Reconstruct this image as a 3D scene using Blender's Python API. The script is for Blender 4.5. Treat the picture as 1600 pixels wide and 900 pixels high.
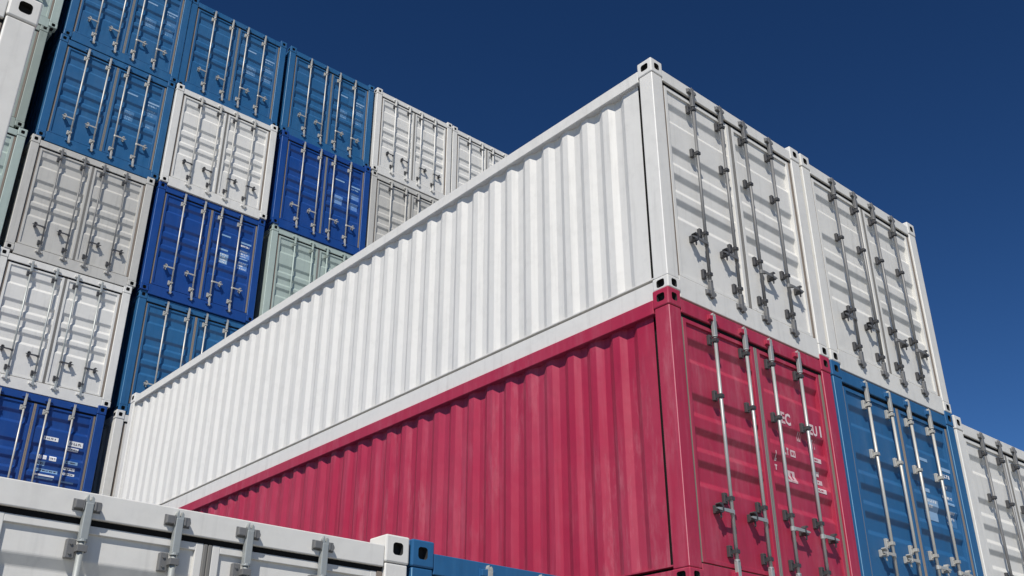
import bpy, bmesh, math, random
from mathutils import Vector, Matrix
R = math.radians
scene = bpy.context.scene
for o in list(bpy.data.objects): bpy.data.objects.remove(o)
C = scene.collection

# ------------------------------------------------------------------ camera
cam_d = bpy.data.cameras.new('camera'); cam = bpy.data.objects.new('camera', cam_d); C.objects.link(cam)
scene.camera = cam
YAW, PITCH, ROLL = 0.7230, 0.4666, -0.0015
cam.location = (-6.1166, -4.9231, -3.9225)
fw = Vector((math.sin(YAW)*math.cos(PITCH), math.cos(YAW)*math.cos(PITCH), math.sin(PITCH)))
rt = Vector((math.cos(YAW), -math.sin(YAW), 0)); up = rt.cross(fw)
rt2 = rt*math.cos(ROLL) + up*math.sin(ROLL); up2 = -rt*math.sin(ROLL) + up*math.cos(ROLL)
cam.rotation_euler = Matrix((rt2, up2, -fw)).transposed().to_euler()
cam_d.sensor_width = 36.0; cam_d.lens = 36.0*1587.12/1600.0
cam_d.clip_start = 0.05; cam_d.clip_end = 5000

# ------------------------------------------------------------------ sky and sun
SUN_EL, SUN_AZ = 48.0, 53.5        # azimuth measured from -Y towards -X
w = bpy.data.worlds.new('World'); scene.world = w; w.use_nodes = True
nt = w.node_tree; bg = nt.nodes['Background']
sky = nt.nodes.new('ShaderNodeTexSky'); sky.sky_type = 'NISHITA'; sky.sun_disc = False
sdir = Vector((-math.sin(R(SUN_AZ))*math.cos(R(SUN_EL)), -math.cos(R(SUN_AZ))*math.cos(R(SUN_EL)), math.sin(R(SUN_EL))))
sky.sun_elevation = R(SUN_EL); sky.sun_rotation = math.atan2(sdir.x, sdir.y)
sky.altitude = 1500; sky.air_density = 1.0; sky.dust_density = 0.2; sky.ozone_density = 3.0
hs = nt.nodes.new('ShaderNodeHueSaturation'); hs.inputs['Saturation'].default_value = 1.08; hs.inputs['Value'].default_value = 0.62
ga = nt.nodes.new('ShaderNodeGamma'); ga.inputs['Gamma'].default_value = 1.5
nt.links.new(sky.outputs[0], ga.inputs['Color']); nt.links.new(ga.outputs[0], hs.inputs['Color']); nt.links.new(hs.outputs[0], bg.inputs[0]); bg.inputs[1].default_value = 0.055
sl = bpy.data.lights.new('sun', 'SUN'); so = bpy.data.objects.new('sun', sl); C.objects.link(so)
sl.energy = 5.0; sl.angle = R(0.53); sl.color = (1.0, 0.955, 0.885)
so.rotation_euler = sdir.to_track_quat('Z', 'Y').to_euler(); so.location = (-20, -20, 30)
scene.view_settings.view_transform = 'Standard'; scene.view_settings.look = 'None'
scene.view_settings.exposure = 0.07; scene.view_settings.gamma = 1.0
scene.view_settings.use_curve_mapping = False
scene.render.resolution_x = 1024; scene.render.resolution_y = 576

# ------------------------------------------------------------------ materials
def lin(c):
    return tuple((v/255/12.92 if v/255 <= .04045 else ((v/255+.055)/1.055)**2.4) for v in c)
def N(nt, t, **k):
    n = nt.nodes.new(t)
    for a, b in k.items(): setattr(n, a, b)
    return n
def paint(name, col, chalk=0.15, chalk_col=None, dirt=0.12, rough=0.5, dent=0.25, rust=0.0, metal=0.0, spec=0.4, streak=True, patch=0.0, patch_col=None):
    m = bpy.data.materials.new(name); m.use_nodes = True; nt = m.node_tree; L = nt.links.new
    b = nt.nodes['Principled BSDF']
    geo = N(nt, 'ShaderNodeNewGeometry'); info = N(nt, 'ShaderNodeObjectInfo')
    def mapped(sx, sy, sz):
        mp = N(nt, 'ShaderNodeMapping'); mp.inputs['Scale'].default_value = (sx, sy, sz)
        L(geo.outputs['Position'], mp.inputs['Vector']); return mp.outputs[0]
    def noise(vec, sc, det=4, rg=.6, dist=0):
        n = N(nt, 'ShaderNodeTexNoise'); n.inputs['Scale'].default_value = sc; n.inputs['Detail'].default_value = det
        n.inputs['Roughness'].default_value = rg; n.inputs['Distortion'].default_value = dist
        L(vec, n.inputs['Vector']); return n.outputs['Fac']
    def ramp(f, a, c, lo=0., hi=1.):
        r = N(nt, 'ShaderNodeMapRange'); r.inputs['From Min'].default_value = a; r.inputs['From Max'].default_value = c
        r.inputs['To Min'].default_value = lo; r.inputs['To Max'].default_value = hi; L(f, r.inputs['Value']); return r.outputs[0]
    def mix(f, a, c):
        x = N(nt, 'ShaderNodeMix', data_type='RGBA'); 
        if isinstance(f, float): x.inputs[0].default_value = f
        else: L(f, x.inputs[0])
        for v, i in ((a, 6), (c, 7)):
            if isinstance(v, tuple): x.inputs[i].default_value = v+(1,)
            else: L(v, x.inputs[i])
        return x.outputs[2]
    chalk_col = chalk_col or tuple(min(1, v*1.15+.05) for v in col)
    # broad fading, different on every container panel
    f1 = ramp(noise(mapped(1, 1, .6), 1.1, 5), .35, .75, 0, chalk)
    out = mix(f1, col, chalk_col)
    if streak:
        f2 = ramp(noise(mapped(9, 9, .55), 1.0, 6, .65), .52, .80, 0, chalk*2.2)
        out = mix(f2, out, chalk_col)
        f3 = ramp(noise(mapped(14, 14, .9), 1.0, 5, .6, .3), .55, .85, 0, dirt*1.6)
        out = mix(f3, out, tuple(v*.45 for v in col))
    if patch > 0:                                # rubbed, sun-bleached patches stretched down the ribs
        a = ramp(noise(mapped(1.0, 1.0, .8), .9, 3), .42, .62); c2 = ramp(noise(mapped(8.5, 8.5, 1.6), 1.0, 8, .78, .15), .49, .72)
        mu = N(nt, 'ShaderNodeMath', operation='MULTIPLY'); L(a, mu.inputs[0]); L(c2, mu.inputs[1])
        mm = N(nt, 'ShaderNodeMath', operation='MULTIPLY'); L(mu.outputs[0], mm.inputs[0]); mm.inputs[1].default_value = patch
        out = mix(mm.outputs[0], out, patch_col)
    # fine grime
    f4 = ramp(noise(mapped(1, 1, 1), 7.0, 8, .7), .5, .8, 0, dirt)
    out = mix(f4, out, tuple(v*.5+.02 for v in col))
    # scuffs and chips
    f6 = noise(mapped(2.2, 2.2, 9), 4.0, 7, .75)
    s = ramp(f6, .70, .76, 0, min(1., chalk*2.0)); out = mix(s, out, chalk_col)
    if rust > 0:
        f5 = ramp(noise(mapped(1, 1, 1), 5.0, 9, .8), .69-.05*rust, .74-.05*rust, 0, .9)
        out = mix(f5, out, (.12, .045, .018))
    L(out, b.inputs['Base Color'])
    rr = ramp(noise(mapped(1, 1, 1), 2.5, 4), .3, .7, rough-.08, rough+.1); L(rr, b.inputs['Roughness'])
    b.inputs['Metallic'].default_value = metal; b.inputs['Specular IOR Level'].default_value = spec
    if dent > 0:
        n1 = noise(mapped(1, 1, 1), 2.2, 3, .5); n2 = noise(mapped(1, 1, 1), 60, 3, .5)
        bp = N(nt, 'ShaderNodeBump'); bp.inputs['Strength'].default_value = dent; bp.inputs['Distance'].default_value = .03
        L(n1, bp.inputs['Height'])
        bp2 = N(nt, 'ShaderNodeBump'); bp2.inputs['Strength'].default_value = .06; bp2.inputs['Distance'].default_value = .003
        L(n2, bp2.inputs['Height']); L(bp.outputs[0], bp2.inputs['Normal']); L(bp2.outputs[0], b.inputs['Normal'])
    return m
MAT = {
 'white':  paint('white_paint', (.615, .605, .575), .10, (.69, .685, .66), .24, .50, .30, .04, patch=.22, patch_col=(.50, .50, .47)),
 'cream':  paint('soft_white_paint', (.61, .60, .565), .12, (.69, .685, .66), .26, .5, .28, .08, patch=.3, patch_col=(.47, .46, .43)),
 'grey':   paint('light_grey_paint', (.44, .43, .40), .14, (.55, .54, .52), .25, .52, .25, .05),
 'sage':   paint('pale_green_paint', (.32, .385, .355), .14, (.42, .48, .45), .22, .5, .25, .04),
 'moss':   paint('grey_green_paint', (.24, .28, .25), .14, (.34, .38, .35), .22, .52, .25, .06),
 'red':    paint('crimson_paint', (.335, .017, .050), .18, (.46, .12, .17), .26, .45, .42, .10, patch=.75, patch_col=(.43, .14, .17)),
 'blue':   paint('mid_blue_paint', (.016, .092, .220), .13, (.05, .16, .30), .28, .45, .32, .08, patch=.35, patch_col=(.05, .17, .33)),
 'royal':  paint('royal_blue_paint', (.007, .046, .205), .12, (.03, .10, .30), .22, .40, .28, .04),
 'zinc':   paint('bright_zinc', (.42, .41, .375), .25, (.55, .54, .5), .4, .45, 0, .3, metal=.3, streak=False),
 'steel':  paint('weathered_steel', (.34, .36, .35), .2, (.5, .5, .5), .35, .45, 0, .1, metal=.35, streak=False),
 'dark':   paint('dark_iron', (.06, .06, .063), .2, (.13, .13, .13), .35, .5, 0, .1, metal=.3, streak=False),
 'rubber': paint('grey_rubber', (.16, .155, .145), .2, (.25, .24, .22), .3, .7, 0, 0, streak=False),
 'tan':    paint('brown_rubber', (.20, .165, .135), .2, (.28, .24, .2), .3, .7, 0, 0, streak=False),
 'hollow': paint('hollow_shade_black', (.02, .02, .02), .1, (.03, .03, .03), .1, .9, 0, 0, streak=False),  # near-black colour standing in for the shade inside hollows
 'roof':   paint('roof_steel', (.4, .4, .39), .1, None, .3, .6, .1, .1),
 'mark_white': paint('white_lettering', (.70, .71, .73), .1, None, .5, .6, 0, 0, streak=False),
 'mark_pink': paint('worn_pink_lettering', (.62, .42, .45), .3, (.7, .6, .6), .6, .6, 0, 0, streak=False),
 'mark_blue': paint('pale_blue_lettering', (.20, .34, .52), .3, (.4, .5, .6), .5, .6, 0, 0, streak=False),
 'mark_dark': paint('dark_lettering', (.02, .02, .04), .1, None, .3, .6, 0, 0, streak=False),
}

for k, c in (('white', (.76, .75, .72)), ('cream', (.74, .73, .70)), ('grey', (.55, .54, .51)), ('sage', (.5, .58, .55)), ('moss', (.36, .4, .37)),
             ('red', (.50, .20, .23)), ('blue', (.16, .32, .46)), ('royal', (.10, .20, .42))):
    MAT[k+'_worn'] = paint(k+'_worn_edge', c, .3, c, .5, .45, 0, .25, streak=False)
MAT['mark_faint'] = paint('faded_blue_lettering', (.055, .17, .34), .3, (.09, .22, .4), .4, .6, 0, 0, streak=False)
MAT['mark_worn'] = paint('worn_white_lettering', (.66, .56, .57), .45, (.40, .12, .15), .4, .6, 0, 0)
MAT['mark_royal'] = paint('faded_royal_lettering', (.10, .22, .50), .3, (.2, .34, .6), .4, .6, 0, 0, streak=False)
MAT['black_gap'] = paint('black_gap_shade', (.012, .012, .012), .1, (.02, .02, .02), .1, .9, 0, 0, spec=.1, streak=False)  # black put into the gaps as painted shade
MAT['iron_grey'] = paint('greyed_iron', (.15, .15, .15), .2, (.24, .24, .24), .35, .5, 0, .2, metal=.2, streak=False)

# ------------------------------------------------------------------ mesh helpers
W, P, L = 2.438, 2.4786, 12.192
class MB:
    def __init__(s): s.bm = bmesh.new()
    def box(s, x0, x1, y0, y1, z0, z1, bev=0, mi=0, seg=2):
        g = bmesh.ops.create_cube(s.bm, size=1)
        vs = g['verts']
        for v in vs: v.co = Vector(((x0+x1)/2+v.co.x*(x1-x0), (y0+y1)/2+v.co.y*(y1-y0), (z0+z1)/2+v.co.z*(z1-z0)))
        fs = set(f for v in vs for f in v.link_faces)
        for f in fs: f.material_index = mi
        if bev:
            es = list(set(e for v in vs for e in v.link_edges))
            bmesh.ops.bevel(s.bm, geom=es, offset=bev, segments=seg, profile=.5, affect='EDGES', clamp_overlap=True)
        return s
    def cyl(s, p0, p1, r0, r1=None, n=12, mi=0):
        r1 = r0 if r1 is None else r1
        p0, p1 = Vector(p0), Vector(p1); d = p1-p0
        q = d.to_track_quat('Z', 'Y').to_matrix().to_4x4(); q.translation = (p0+p1)/2
        g = bmesh.ops.create_cone(s.bm, cap_ends=True, segments=n, radius1=r0, radius2=r1, depth=d.length, matrix=q)
        for v in g['verts']:
            for f in v.link_faces: f.material_index = mi; f.smooth = len(f.verts) == 4 and d.length > .15
        return s
    def prism(s, poly, y0, y1, mi=0):          # polygon in x,z swept along y
        a = [s.bm.verts.new((x, y0, z)) for x, z in poly]; b = [s.bm.verts.new((x, y1, z)) for x, z in poly]
        n = len(poly); fs = [s.bm.faces.new(a), s.bm.faces.new(b[::-1])]
        for i in range(n): fs.append(s.bm.faces.new((a[i], b[i], b[(i+1) % n], a[(i+1) % n])))
        for f in fs: f.material_index = mi
        bmesh.ops.recalc_face_normals(s.bm, faces=fs)
        return s
    def sheet(s, rows):                         # rows of points -> quads
        vv = [[s.bm.verts.new(p) for p in r] for r in rows]
        for i in range(len(vv)-1):
            for j in range(len(vv[0])-1):
                s.bm.faces.new((vv[i][j], vv[i][j+1], vv[i+1][j+1], vv[i+1][j]))
        return s
    def mesh(s, name):
        me = bpy.data.meshes.new(name); s.bm.to_mesh(me); s.bm.free(); return me
MESHES = {}
def mesh_for(key, build, mats):
    """one mesh datablock for each shape and set of paints"""
    k = (key,)+tuple(mats)
    if k in MESHES: return MESHES[k]
    base = ('base', key)
    if base not in MESHES: MESHES[base] = build()
    me = MESHES[base].copy(); me.name = key
    for m in mats: me.materials.append(MAT[m])
    MESHES[k] = me
    return me
def add(name, me, parent, loc=(0, 0, 0)):
    o = bpy.data.objects.new(name, me); C.objects.link(o); o.parent = parent; o.location = loc; return o

# ---- corner casting with real sockets
def casting_mesh(sx, sy, top):
    """sx: +1 outer face towards -X, -1 towards +X; sy: +1 outer face towards -Y"""
    wx, wy, h = .165, .178, (.165 if top else .118)
    bm = bmesh.new(); bmesh.ops.create_cube(bm, size=1)
    for v in bm.verts: v.co = Vector(((v.co.x+.5)*wx, (v.co.y+.5)*wy, (v.co.z+.5)*h))
    bmesh.ops.bevel(bm, geom=list(bm.edges), offset=.011, segments=2, profile=.5, affect='EDGES')
    me = bpy.data.meshes.new('t'); bm.to_mesh(me); bm.free()
    ob = bpy.data.objects.new('t', me); C.objects.link(ob)
    zc = h-.080 if top else .057
    cutters = []
    def cutter(c, hx, hz, axis):
        b = bmesh.new(); bmesh.ops.create_cube(b, size=1)
        for v in b.verts:
            if axis == 'y': v.co = Vector((c[0]+v.co.x*hx, c[1]+v.co.y*.086, c[2]+v.co.z*hz))
            elif axis == 'x': v.co = Vector((c[0]+v.co.x*.086, c[1]+v.co.y*hx, c[2]+v.co.z*hz))
            else: v.co = Vector((c[0]+v.co.x*hx, c[1]+v.co.y*hz, c[2]+v.co.z*.06))
        ax = {'x': 0, 'y': 1, 'z': 2}[axis]
        es = [e for e in b.edges if abs((e.verts[0].co-e.verts[1].co)[ax]) > .05]
        bmesh.ops.bevel(b, geom=es, offset=.020, segments=4, profile=.5, affect='EDGES')
        m = bpy.data.meshes.new('c'); b.to_mesh(m); b.free()
        o = bpy.data.objects.new('c', m); C.objects.link(o); cutters.append(o)
    cutter((.080, 0, zc), .070, .074, 'y')
    cutter((0, .088, zc), .088, .074, 'x')
    cutter((.084, .090, h if top else 0), .065, .11, 'z')
    for c in cutters:
        md = ob.modifiers.new('b', 'BOOLEAN'); md.operation = 'DIFFERENCE'; md.object = c; md.solver = 'EXACT'
    dg = bpy.context.evaluated_depsgraph_get()
    m2 = bpy.data.meshes.new_from_object(ob.evaluated_get(dg))
    for c in cutters: bpy.data.objects.remove(c)
    bpy.data.objects.remove(ob)
    for p in m2.polygons:
        dd = []
        for vi in p.vertices:
            c = m2.vertices[vi].co; dd.append(min(c.x, wx-c.x, c.y, wy-c.y, c.z, h-c.z))
        p.material_index = 1 if max(dd) > .0125 else 0  # socket insides coloured near black in place of shade
    for v in m2.vertices:                        # mirror into place
        if sx < 0: v.co.x = wx-v.co.x
        if sy < 0: v.co.y = wy-v.co.y
    if sx*sy < 0: m2.flip_normals()
    return m2

def side_wall_mesh():
    # trapezoid corrugation along y, crest outside (x=.026), recess at x=.062
    crest, slope, rec = .072, .068, .070
    y = .185; pts = [(.045, y-.03), (.045, y)]
    xo, xi = .045, .079
    pts = []; rj = random.Random(8)
    pts += [(xo, .219), (xo, .413)]; y = .413; pitch = .2893
    while y+pitch < L-.20:
        q = [rj.uniform(-.004, .004) for _ in range(4)]; e = [rj.uniform(-.0018, .0018) for _ in range(2)]
        pts += [(xi+e[0], y+.070+q[0]), (xi+e[0], y+.144+q[1]), (xo+e[1], y+.214+q[2]), (xo+e[1], y+pitch+q[3])]; y += pitch
    pts += [(xo, L-.172)]
    mb = MB()
    z0, z1 = .162, P-.15
    mb.sheet([[(x, yy, z) for x, yy in pts] for z in (z0, z1)])
    bmesh.ops.recalc_face_normals(mb.bm, faces=mb.bm.faces)
        # soft press radius on the folds
    es = [e for e in mb.bm.edges if abs(e.verts[0].co.z-e.verts[1].co.z) > 1 and len(e.link_faces) == 2]
    bmesh.ops.bevel(mb.bm, geom=es, offset=.004, segments=2, profile=.5, affect='EDGES')
    for f in mb.bm.faces: f.smooth = False
    mb.box(.040, .088, .180, L-.180, .151, .163, 0)        # bottom flange
    return mb.mesh('side_wall')
GR = [(.392, .448, .575, .620), (.892, .948, 1.050, 1.100), (1.190, 1.246, 1.350, 1.398), (1.468, 1.524, 1.640, 1.690)]
YF, YP, YG = .028, .046, .073
def prof(z):                                   # panel depth at local height z
    t = P-z
    for a, b, c, d in GR:
        if a <= t <= b: return YP+(YG-YP)*(t-a)/(b-a)
        if b < t < c: return YG
        if c <= t <= d: return YG-(YG-YP)*(t-c)/(d-c)
    return YP
DZ0, DZ1 = .180, P-.222
LEAF = {'l': (.203, 1.196), 'r': (1.244, 2.237)}
def door_mesh(side):
    x0, x1 = LEAF[side]; mb = MB(); st, tp = .042, .040
    mb.box(x0, x0+st, YF, .10, DZ0, DZ1, .004); mb.box(x1-st, x1, YF, .10, DZ0, DZ1, .004)
    mb.box(x0+st-.001, x1-st+.001, YF+.001, .10, DZ1-tp, DZ1-.001, .003)
    mb.box(x0+st-.001, x1-st+.001, YF+.001, .10, DZ0+.001, DZ0+.035, .003)
    zs = [DZ1-tp+.002]
    for a, b, c, d in GR: zs += [P-a, P-b, P-c, P-d]
    zs += [DZ0+.03]
    k = len(mb.bm.faces)
    mb.sheet([[(x, prof(z), z) for x in (x0+st-.002, x1-st+.002)] for z in zs])
    es = [e for e in mb.bm.edges if abs(e.verts[0].co.x-e.verts[1].co.x) > .5 and len(e.link_faces) == 2
          and len(e.link_faces[0].verts) == 4 and abs(e.verts[0].co.y-prof(e.verts[0].co.z)) < 1e-5 and DZ0+.04 < e.verts[0].co.z < DZ1-tp-.01]
    bmesh.ops.bevel(mb.bm, geom=es, offset=.007, segments=2, profile=.5, affect='EDGES')
    mb.box(x0+.01, x1-.01, .085, .098, DZ0+.01, DZ1-.01)
    bmesh.ops.recalc_face_normals(mb.bm, faces=mb.bm.faces)
    return mb.mesh('door')
def gasket_mesh(side):
    x0, x1 = LEAF[side]; mb = MB()
    if side == 'l':
        mb.box(.172, .2025, .030, .09, DZ0, DZ1, 0, 1); mb.box(1.1965, 1.219, .026, .09, DZ0-.004, DZ1-.001, .005)
    else:
        mb.box(1.221, 1.2435, .026, .09, DZ0-.004, DZ1-.001, .005); mb.box(2.2375, 2.2705, .024, .09, DZ0, DZ1, 0, 1)
    mb.box(x0, x1, .045, .09, DZ0-.012, DZ0-.0005)
    return mb.mesh('gasket')
RY = -.004
def rod_mesh():
    mb = MB()
    mb.cyl((0, RY, .11), (0, RY, P-.13), .0155, n=14)
    for s, z0, z1 in ((1, P-.305, P-.125), (-1, .235, .105)):       # forged ends
        a, b = min(z0, z1), max(z0, z1)
        mb.box(-.020, .020, RY-.018, RY+.018, a, b, .005)
    mb.prism([(-.020, P-.13), (.020, P-.13), (.018, P-.103), (.009, P-.092), (.005, P-.118), (-.005, P-.118), (-.010, P-.085), (-.017, P-.100)], RY-.016, RY+.016)
    mb.prism([(-.022, .11), (.022, .11), (.026, .085), (.012, .062), (.002, .075), (-.016, .072)], RY-.018, RY+.018)
    mb.cyl((0, RY, P-.312), (0, RY, P-.300), .023, n=14); mb.cyl((0, RY, .232), (0, RY, .244), .023, n=14)
    return mb.mesh('lock_rod')
def keeper_mesh(up=True):
    z = P-.138 if up else .118; mb = MB()
    mb.box(-.070, .062, .003, .011, z-.028, z+.028, .002)
    mb.box(-.066, -.026, -.020, .010, z-.021, z+.021, .004)
    mb.box(-.0275, -.0225, -.022, .010, z-.026, z+.026, .002)
    mb.box(.0225, .036, -.020, .010, z-.022, z+.022, .004)
    mb.cyl((.040, -.017, z-.004), (.040, .009, z-.004), .019, n=14)
    return mb.mesh('cam_keeper')
def guide_mesh(hh=.046):
    mb = MB()
    mb.box(-.060, -.018, .014, .0455, -hh, hh, .004)
    mb.box(-.023, .023, -.0255, -.0215, -hh*.35, hh*.35, .0015)
    mb.box(-.0235, -.0185, -.024, .040, -hh*.35, hh*.35, .0015); mb.box(.0185, .0235, -.024, .040, -hh*.35, hh*.35, .0015)
    mb.cyl((-.042, .008, hh*.5), (-.042, .015, hh*.5), .007, n=8); mb.cyl((-.042, .008, -hh*.5), (-.042, .015, -hh*.5), .007, n=8)
    return mb.mesh('rod_guide')
def lever_mesh(s):
    """flat locking lever lying level, from the rod collar out to its catch; s = -1 reaches left, +1 right"""
    mb = MB()
    mb.prism([(s*x, z) for x, z in ((.012, .606), (.06, .605), (.150, .607), (.205, .609), (.226, .614), (.228, .621), (.205, .627), (.150, .631), (.06, .634), (.012, .633))], -.030, -.021)
    mb.cyl((0, RY, .600), (0, RY, .638), .0205, n=14)
    mb.box(min(s*.008, s*.045), max(s*.008, s*.045), -.024, -.008, .604, .636, .002)
    bmesh.ops.recalc_face_normals(mb.bm, faces=mb.bm.faces)
    return mb.mesh('lever')
def catch_mesh(s):
    mb = MB(); cx = s*.172
    mb.box(cx-.018, cx+.018, .010, .0455, .588, .655, .004)
    hook = [(.024, .658), (.012, .669), (-.015, .667), (-.030, .646), (-.030, .606), (-.015, .588), (.018, .586), (.028, .598),
            (.012, .601), (-.007, .604), (-.013, .616), (-.013, .634), (-.007, .648), (.010, .651)]
    mb.prism([(cx+(s*x), z) for x, z in hook], -.034, .012)
    mb.prism([(cx-s*.010, .587), (cx+s*.008, .587), (cx+s*.005, .550), (cx-s*.005, .543), (cx-s*.012, .562)], -.022, -.013)
    bmesh.ops.recalc_face_normals(mb.bm, faces=mb.bm.faces)
    return mb.mesh('catch')

def marking_mesh(cells, glyphs=()):
    """painted patches that follow the pressed door panel: (x0,x1,z0,z1,mat) in container coordinates"""
    bm = bmesh.new()
    for x0, x1, z0, z1, mi in cells:
        v = [bm.verts.new(p) for p in ((x0, 0, z0), (x1, 0, z0), (x1, 0, z1), (x0, 0, z1))]
        f = bm.faces.new(v); f.material_index = mi
    for txt, x, z, size, mi, sx in glyphs:
        cu = bpy.data.curves.new('g', 'FONT'); cu.body = txt; cu.size = size; cu.resolution_u = 2; cu.offset = size*.035
        ob = bpy.data.objects.new('g', cu); C.objects.link(ob)
        me = bpy.data.meshes.new_from_object(ob.evaluated_get(bpy.context.evaluated_depsgraph_get()))
        bpy.data.objects.remove(ob)
        b2 = bmesh.new(); b2.from_mesh(me)
        vm = {v: bm.verts.new((x+v.co.x*sx, 0, z+v.co.y)) for v in b2.verts}
        for f in b2.faces:
            nf = bm.faces.new([vm[v] for v in f.verts]); nf.material_index = mi
        b2.free()
    for g in GR:
        for t in g:
            bmesh.ops.bisect_plane(bm, geom=list(bm.verts)+list(bm.edges)+list(bm.faces), plane_co=(0, 0, P-t), plane_no=(0, 0, 1))
    off = {0: .003, 1: .003, 2: .0042}
    for v in bm.verts:
        k = max((f.material_index for f in v.link_faces), default=0)
        v.co.y = prof(v.co.z)-off.get(k, .003)
    for f in bm.faces:
        f.normal_update()
        if f.normal.y > 0: f.normal_flip()
    me = bpy.data.meshes.new('lettering'); bm.to_mesh(me); bm.free(); return me

def words(rng, x0, x1, z0, z1, mi):
    """a worn line of lettering too small to read: broken strokes of uneven width"""
    out = []; x = x0; h = z1-z0
    while x < x1-.006:
        wd = min(rng.uniform(.018, .040), x1-x); k = rng.random()
        if k < .30: out.append((x, x+wd, z0, z0+h*.28, mi)); out.append((x, x+wd*.4, z0+h*.28, z1, mi))
        elif k < .55: out.append((x, x+wd, z1-h*.3, z1, mi)); out.append((x+wd*.3, x+wd*.7, z0, z1-h*.3, mi))
        elif k < .8: out.append((x, x+wd, z0, z1, mi))
        else: out.append((x, x+wd*.5, z0, z1, mi))
        x += wd+rng.uniform(.004, .009)
    return out

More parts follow.
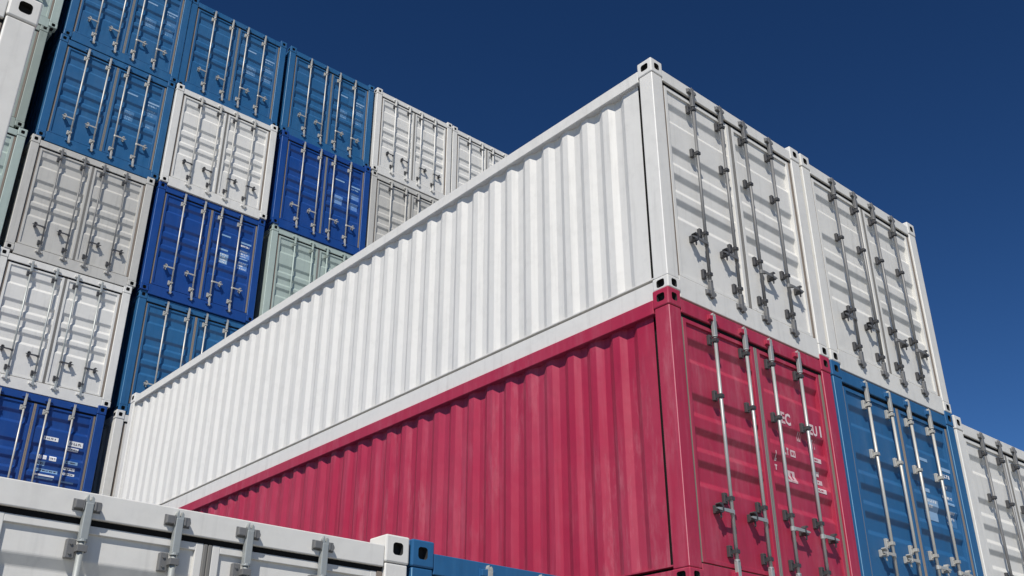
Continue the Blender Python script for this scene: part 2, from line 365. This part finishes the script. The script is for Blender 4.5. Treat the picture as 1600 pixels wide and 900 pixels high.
# ------------------------------------------------------------------ the container
def outer(key, fn, mats): return mesh_for(key, fn, mats)
def container(x, y, z, pc, label, cat='shipping container', group=None, rods='steel', gasket='rubber', detail=True,
              marks=None, size=(1, 1, 1), keepers=None, fittings=None, levers=None, guides=(.345, .86, 1.745, 2.17)):
    r = bpy.data.objects.new('shipping_container', None); C.objects.link(r)
    r.empty_display_size = .3; r.location = (x, y, z); r.scale = size
    r['label'] = label; r['category'] = cat
    if group: r['group'] = group
    fittings = fittings or rods; keepers = keepers or pc
    for sx in (1, -1):
        for sy in (1, -1):
            for top in (True, False):
                me = mesh_for('corner_casting_%d%d%d' % (sx, sy, top), lambda: casting_mesh(sx, sy, top), (pc, 'hollow'))
                me.name = 'corner_casting'
                add('corner_casting', me, r, (0 if sx > 0 else W-.165, 0 if sy > 0 else L-.178, P-.165 if top else 0))
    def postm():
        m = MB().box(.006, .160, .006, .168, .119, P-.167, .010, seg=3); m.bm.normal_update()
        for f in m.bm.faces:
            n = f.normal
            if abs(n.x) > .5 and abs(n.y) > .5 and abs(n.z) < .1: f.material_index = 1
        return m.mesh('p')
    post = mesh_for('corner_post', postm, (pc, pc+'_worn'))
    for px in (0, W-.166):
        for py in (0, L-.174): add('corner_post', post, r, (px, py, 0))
    def tr():
        m = MB(); m.box(.004, .090, .180, L-.180, P-.204, P-.074, .006); m.box(.055, .12, .180, L-.180, P-.10, P-.075); return m.mesh('t')
    me = mesh_for('top_rail', tr, (pc,)); add('top_rail', me, r)
    me = mesh_for('top_rail_mirror', lambda: mirrored(MESHES[('base', 'top_rail')]), (pc,)); add('top_rail', me, r)
    br = mesh_for('bottom_rail', lambda: MB().box(.036, .091, .180, L-.180, -.056, .122, .004).mesh('b'), (pc,)); add('bottom_rail', br, r)
    me = mesh_for('bottom_rail_mirror', lambda: mirrored(MESHES[('base', 'bottom_rail')]), (pc,)); add('bottom_rail', me, r)
    me = mesh_for('side_wall', side_wall_mesh, (pc,)); add('side_wall', me, r)
    me = mesh_for('side_wall_mirror', lambda: mirrored(MESHES[('base', 'side_wall')]), (pc,)); add('side_wall', me, r)
    add('gap_shade_core', mesh_for('gap_shade_core', lambda: MB().box(.0915, W-.0915, .150, L-.150, .100, P-.21).mesh('s'), ('black_gap',)), r)  # black core, added so gaps along posts and rails look shaded
    def roof():
        m = MB(); pts = []; yy = .1
        while yy < L-.1: pts += [(yy, P-.070), (yy+.09, P-.070), (yy+.12, P-.088), (yy+.19, P-.088)]; yy += .22
        m.sheet([[(xx, a, b) for a, b in pts] for xx in (.062, W-.062)]); return m.mesh('r')
    add('roof', mesh_for('roof', roof, (pc,)), r)
    add('floor', mesh_for('floor', lambda: MB().box(.0965, W-.0965,   .02, L-.02, .06, .099).mesh('f'), ('hollow',)), r)
    def rear():
        m = MB(); m.box(.167, W-.167, L-.10, L-.01, -.045, .16, .004); m.box(.167, W-.167, L-.10, L-.01, P-.19, P-.07, .004)
        pts = []; xx = .12
        while xx < W-.3: pts += [(xx, L-.03), (xx+.10, L-.03), (xx+.15, L-.07), (xx+.25, L-.07)]; xx += .3
        pts.append((W-.12, L-.05))
        m.sheet([[(a, b, zz) for a, b in pts] for zz in (.15, P-.18)]); return m.mesh('r')
    add('rear_wall', mesh_for('rear_wall', rear, (pc,)), r)
    add('door_header', mesh_for('door_header', lambda: MB().box(.167, W-.167, .008, .10, P-.195, P-.068, .006).mesh('h'), (pc,)), r)
    add('door_sill', mesh_for('door_sill', lambda: MB().box(.167, W-.167, .010, .10, -.048, .164, .005).mesh('h'), (pc,)), r)
    add('header_gap_shade', mesh_for('header_gap_shade', lambda: MB().box(.168, W-.168, .027, .099, P-.2225, P-.1955).mesh('s'), ('black_gap',)), r)  # black bar added in the gap under the header as painted shade
    for side in 'lr':
        d = add('door', mesh_for('door_'+side, lambda: door_mesh(side), (pc,)), r)
        add('gasket', mesh_for('gasket_'+side, lambda: gasket_mesh(side), (gasket, 'tan')), d)
        if not detail: continue
        for i, rx in enumerate(((.59, 1.035) if side == 'l' else (1.42, 1.868))):
            add('lock_rod', mesh_for('lock_rod', rod_mesh, (rods,)), d, (rx, 0, 0))
            add('cam_keeper', mesh_for('keeper_up', lambda: keeper_mesh(True), (keepers,)), d, (rx, 0, 0))
            add('cam_keeper', mesh_for('keeper_low', lambda: keeper_mesh(False), (keepers,)), d, (rx, 0, 0))
            for gz in [P-q for q in guides]:
                add('rod_guide', mesh_for('rod_guide', guide_mesh, (fittings,)), d, (rx, 0, gz))
            s = -1 if side == 'l' else 1
            add('locking_handle', mesh_for('handle%d' % s, lambda: lever_mesh(s), (levers or fittings,)), d, (rx, 0, 0))
            add('handle_catch', mesh_for('catch%d' % s, lambda: catch_mesh(s), (fittings,)), d, (rx, 0, 0))
        if side == 'r' and marks:
            [add('lettering', mm, d) for mm in marks]
    return r
def mirrored(me):
    m = me.copy()
    for v in m.vertices: v.co.x = W-v.co.x
    m.flip_normals(); return m

# ------------------------------------------------------------------ the yard floor
GZ = -2*P
gm = bpy.data.materials.new('yard_concrete'); gm.use_nodes = True; t = gm.node_tree; b = t.nodes['Principled BSDF']
no = N(t, 'ShaderNodeTexNoise'); no.inputs['Scale'].default_value = .6; no.inputs['Detail'].default_value = 10
tc = N(t, 'ShaderNodeNewGeometry'); t.links.new(tc.outputs['Position'], no.inputs['Vector'])
cr = N(t, 'ShaderNodeValToRGB'); cr.color_ramp.elements[0].color = (.20, .19, .17, 1); cr.color_ramp.elements[1].color = (.32, .305, .27, 1)
t.links.new(no.outputs['Fac'], cr.inputs[0]); t.links.new(cr.outputs[0], b.inputs['Base Color']); b.inputs['Roughness'].default_value = .85
gb = MB(); gb.sheet([[(x, yy, GZ) for x in (-1500, 1500)] for yy in (-1500, 1500)])
go = bpy.data.objects.new('ground', gb.mesh('ground')); C.objects.link(go); go.data.materials.append(gm); go['kind'] = 'structure'

# ------------------------------------------------------------------ lettering layouts (right door, container coordinates)
rng = random.Random(4)
def mk(mats, cells, glyphs=()):
    # cells that lie close together are one mark; each mark becomes a piece of its own
    groups = [[c] for c in cells]
    def near(a, b):
        return any(p[0]-.014 < q[1] and q[0]-.014 < p[1] and p[2]-.008 < q[3] and q[2]-.008 < p[3] for p in a for q in b)
    again = True
    while again:
        again = False
        for i in range(len(groups)):
            for j in range(i+1, len(groups)):
                if near(groups[i], groups[j]):
                    groups[i] += groups.pop(j); again = True; break
            if again: break
    out = [marking_mesh(g) for g in groups]+[marking_mesh([], [g]) for g in glyphs]
    for me in out:
        for m in mats: me.materials.append(MAT[m])
    return out
def red_marks():
    c = []; g = [('EC', 1.520, P-.868, .150, 0, .85), ('EU', 1.960, P-.880, .140, 0, .82)]
    c += [(2.140, 2.165, P-.875, P-.765, 0)]
    c += words(rng, 1.775, 1.84, P-.985, P-.90, 0)+words(rng, 1.95, 2.06, P-1.01, P-.925, 0)
    c += words(rng, 1.46, 1.58, P-1.17, P-1.10, 0)+[(1.60, 1.68, P-1.172, P-1.108, 0), (1.618, 1.64, P-1.155, P-1.125, 2), (1.65, 1.665, P-1.155, P-1.125, 2)]
    c += words(rng, 1.375, 1.41, P-1.25, P-1.16, 1)+words(rng, 1.375, 1.41, P-1.33, P-1.28, 1)
    c += [(1.50, 1.665, P-1.415, P-1.30, 0)]+[(1.53, 1.56, P-1.395, P-1.33, 2), (1.60, 1.625, P-1.385, P-1.32, 2)]
    for z, a, bb in ((1.125, 1.96, 2.09), (1.25, 1.95, 2.06), (1.325, 1.95, 2.10), (1.41, 1.96, 2.11)):
        c += [(a, bb, P-z-.022, P-z+.020, 1)]; c += words(rng, a+.02, bb-.05, P-z-.008, P-z+.006, 2)
    return mk(('mark_worn', 'mark_worn', 'red'), c, g)
def blue_marks(seed, mats=('mark_faint', 'mark_blue', 'mark_blue'), near=False):
    q = random.Random(seed); c = []
    def panel(x0, x1, z0, z1, mi, rows):
        c.append((x0, x1, z0, z1, mi)); h = (z1-z0)/rows
        for k in range(rows):
            if q.random() < .85: c.extend(words(q, x0+.01, x0+(x1-x0)*q.uniform(.5, .97), z0+h*(k+.3), z0+h*(k+.8), 2))
    c += [(1.50, 1.50+q.uniform(.20, .26), 1.765, 1.80, 1)]
    c += [(1.95, 2.20, 1.735, 1.775, 1)]+words(q, 1.96, 2.16, 1.66, 1.70, 2)
    panel(1.95, 2.20, 1.42, 1.58, 0, 3)
    panel(1.52, 1.52+q.uniform(.18, .26), 1.14, 1.36, 1 if near else 0, 4)
    panel(1.95, 2.17, 1.13, 1.30, 0, 3)
    if near: c += [(1.50, 1.70, 1.44, 1.48, 1), (1.96, 2.15, 1.36, 1.39, 1)]
    return mk(mats, c)
def royal_marks():
    c = [(1.47, 1.72, 1.665, 1.735, 1), (1.90, 2.15, 1.640, 1.735, 1), (1.90, 2.09, 1.555, 1.615, 1),
         (1.44, 1.50, 1.325, 1.395, 1), (1.525, 1.585, 1.325, 1.395, 1), (1.63, 1.75, 1.320, 1.400, 1),
         (1.44, 1.58, 1.215, 1.290, 0), (1.44, 1.82, 1.110, 1.165, 0), (1.44, 1.77, 1.035, 1.065, 1), (1.46, 1.76, .985, 1.012, 0),
         (1.90, 2.12, 1.320, 1.375, 0), (1.90, 2.10, 1.215, 1.260, 1), (1.90, 2.11, 1.125, 1.165, 1), (1.90, 2.11, .985, 1.010, 0)]
    x = []
    for a, bb, z0, z1, m in c:
        if bb-a > .1 and z1-z0 > .04: x += words(rng, a+.02, bb-.02, z0+(z1-z0)*.3, z1-(z1-z0)*.3, 2)
    return mk(('mark_blue', 'mark_white', 'mark_dark'), c+x)

# ------------------------------------------------------------------ the near row (doors towards the viewer)
NEAR = 'containers of the near row'
A2 = 2.4866
container(0.012, 0, 0, 'white', 'long white container with its corrugated side showing, on top of the red container', group=NEAR, keepers='iron_grey', rods='iron_grey', fittings='dark', levers='iron_grey')
container(A2, 0, 0, 'cream', 'white container seen by its doors only, against the sky above the blue one', group=NEAR, keepers='iron_grey', rods='iron_grey', fittings='dark', levers='iron_grey')
container(0, 0, -P, 'red', 'crimson red container with faded streaked side, under the long white one', group=NEAR, rods='steel', fittings='dark', levers='steel', marks=red_marks())
container(A2-.02, 0, -P, 'blue', 'mid-blue container with pale grey lock rods, beside the red container', group=NEAR, rods='zinc', fittings='zinc', gasket='tan', marks=blue_marks(3, near=True, mats=('mark_faint', 'mark_blue', 'mark_white')))
container(4.950, 0, -P, 'cream', 'white container at the right edge, top corner just past the blue one', group=NEAR, keepers='iron_grey', rods='iron_grey', fittings='dark', levers='iron_grey')
container(-2.579-W*1.02, 0, -2*P, 'white', size=(1.02, 1, .9765), label= 'close white container along the bottom edge, only the top of its doors showing', keepers='iron_grey', group=NEAR, rods='steel', fittings='iron_grey')
container(-2.56, .0, -2*P, 'blue', size=(1, 1, .9765), label= 'close blue container of which only a top corner and header show', group=NEAR, rods='zinc', gasket='tan')
container(-5.209-W, 0, -P-.0, 'white', 'very close white container with one corner post crossing the top left corner', group=NEAR, rods='steel')

# ------------------------------------------------------------------ the tall back stack
BACK = 'containers of the tall back stack'
D = 13.0582
c0, c1, c2, c3, c4, c5 = -2.46-W, -2.4016, .1191, 2.691, 5.1689, 7.640
rj2 = random.Random(5)
def back(cx, lev, pc, label, dx=0, dy=0, **k):
    k.setdefault('group', BACK); k.setdefault('guides', (.345, 2.17)); dy = rj2.uniform(-.035, .035)
    return container(cx+dx, D+dy, lev*P, pc, label, **k)
Bk = dict(rods='zinc', fittings='zinc')
back(c1, 4, 'blue', 'mid-blue container cut by the top edge, highest in the second column', .085, gasket='rubber', marks=blue_marks(11), **Bk)
back(c1, 3, 'blue', 'mid-blue container directly above the light grey one', .055, marks=blue_marks(12), **Bk)
back(c1, 2, 'grey', 'light grey container with dark rods, between a blue and a white one', 0, rods='iron_grey', fittings='dark')
back(c1, 1, 'white', 'white container under the light grey one in the back stack', -.05, rods='steel', fittings='dark')
back(c1, 0, 'royal', 'royal blue container with white label patches, lowest in its column', -.10, gasket='tan', marks=royal_marks(), **Bk)
back(c2, 4, 'blue', 'mid-blue top container resting on a white one, between two other blue ones', 0, marks=blue_marks(13), **Bk)
back(c2, 3, 'white', 'white container between a mid-blue one above and a royal blue one below', 0, rods='grey', fittings='dark')
back(c2, 2, 'royal', 'royal blue container below the white one, bright patch on its right door', 0, gasket='tan', marks=blue_marks(21, ('mark_royal', 'mark_blue', 'mark_white'), near=True), **Bk)
back(c2, 1, 'blue', 'mid-blue container cut diagonally by the roof rail of the long white one', .02, gasket='tan', **Bk)
back(c2, 0, 'white', 'white container showing only a sliver past the far end of the long white one', -.01, rods='grey')
back(c3, 4, 'blue', 'mid-blue top container resting on a royal blue one, left of a white top one', -.03, marks=blue_marks(14), **Bk)
back(c3, 3, 'royal', 'royal blue container between a mid-blue one above and a pale green one below', .0, marks=blue_marks(22, ('mark_royal', 'mark_blue', 'mark_blue')), **Bk)
back(c3, 2, 'sage', 'pale green container below a royal blue one, cut by the long white roof rail', .04, rods='sage', fittings='moss')
back(c4, 4, 'white', 'white top container next to the blue ones, above a light grey one', -.01, rods='white', fittings='dark')
back(c4, 3, 'grey', 'light grey container mostly hidden by the long white roof rail, under a white one', .02, rods='grey', fittings='dark')
back(c5, 4, 'white', 'farthest white top container, running behind the long white roof rail', 0, rods='white', fittings='dark')
back(c0, 4, 'sage', 'pale green container behind the top left corner post, above the darker green one', .0, rods='sage', fittings='moss')
back(c0, 3, 'moss', 'dark grey-green container between two paler green ones at the left edge', -.13, rods='moss', fittings='moss')
back(c0, 2, 'sage', 'pale green container at the left edge beside the light grey one', -.04, rods='sage', fittings='moss')

# ------------------------------------------------------------------ tiers nothing is seen of, carrying the ones above
HID = 'container in a lower tier hidden behind the nearer containers'
HG = 'hidden lower tiers'
def under(x, y, z, pc, size=(1, 1, 1)): container(x, y, z, pc, HID, group=HG, detail=False, size=size)
for x, pc in ((0, 'grey'), (A2, 'white'), (4.96, 'blue')): under(x, 0, -2*P, pc)
under(-5.209-W, 0, -2*P, 'grey')
for cx, top in ((c0, 1), (c1, -1), (c2, -1), (c3, 1), (c4, 2), (c5, 3)):
    for lv in range(top, -3, -1):
        under(cx, D, lv*P, ('grey', 'white', 'blue', 'royal', 'sage')[(lv+int(cx*3)) % 5])
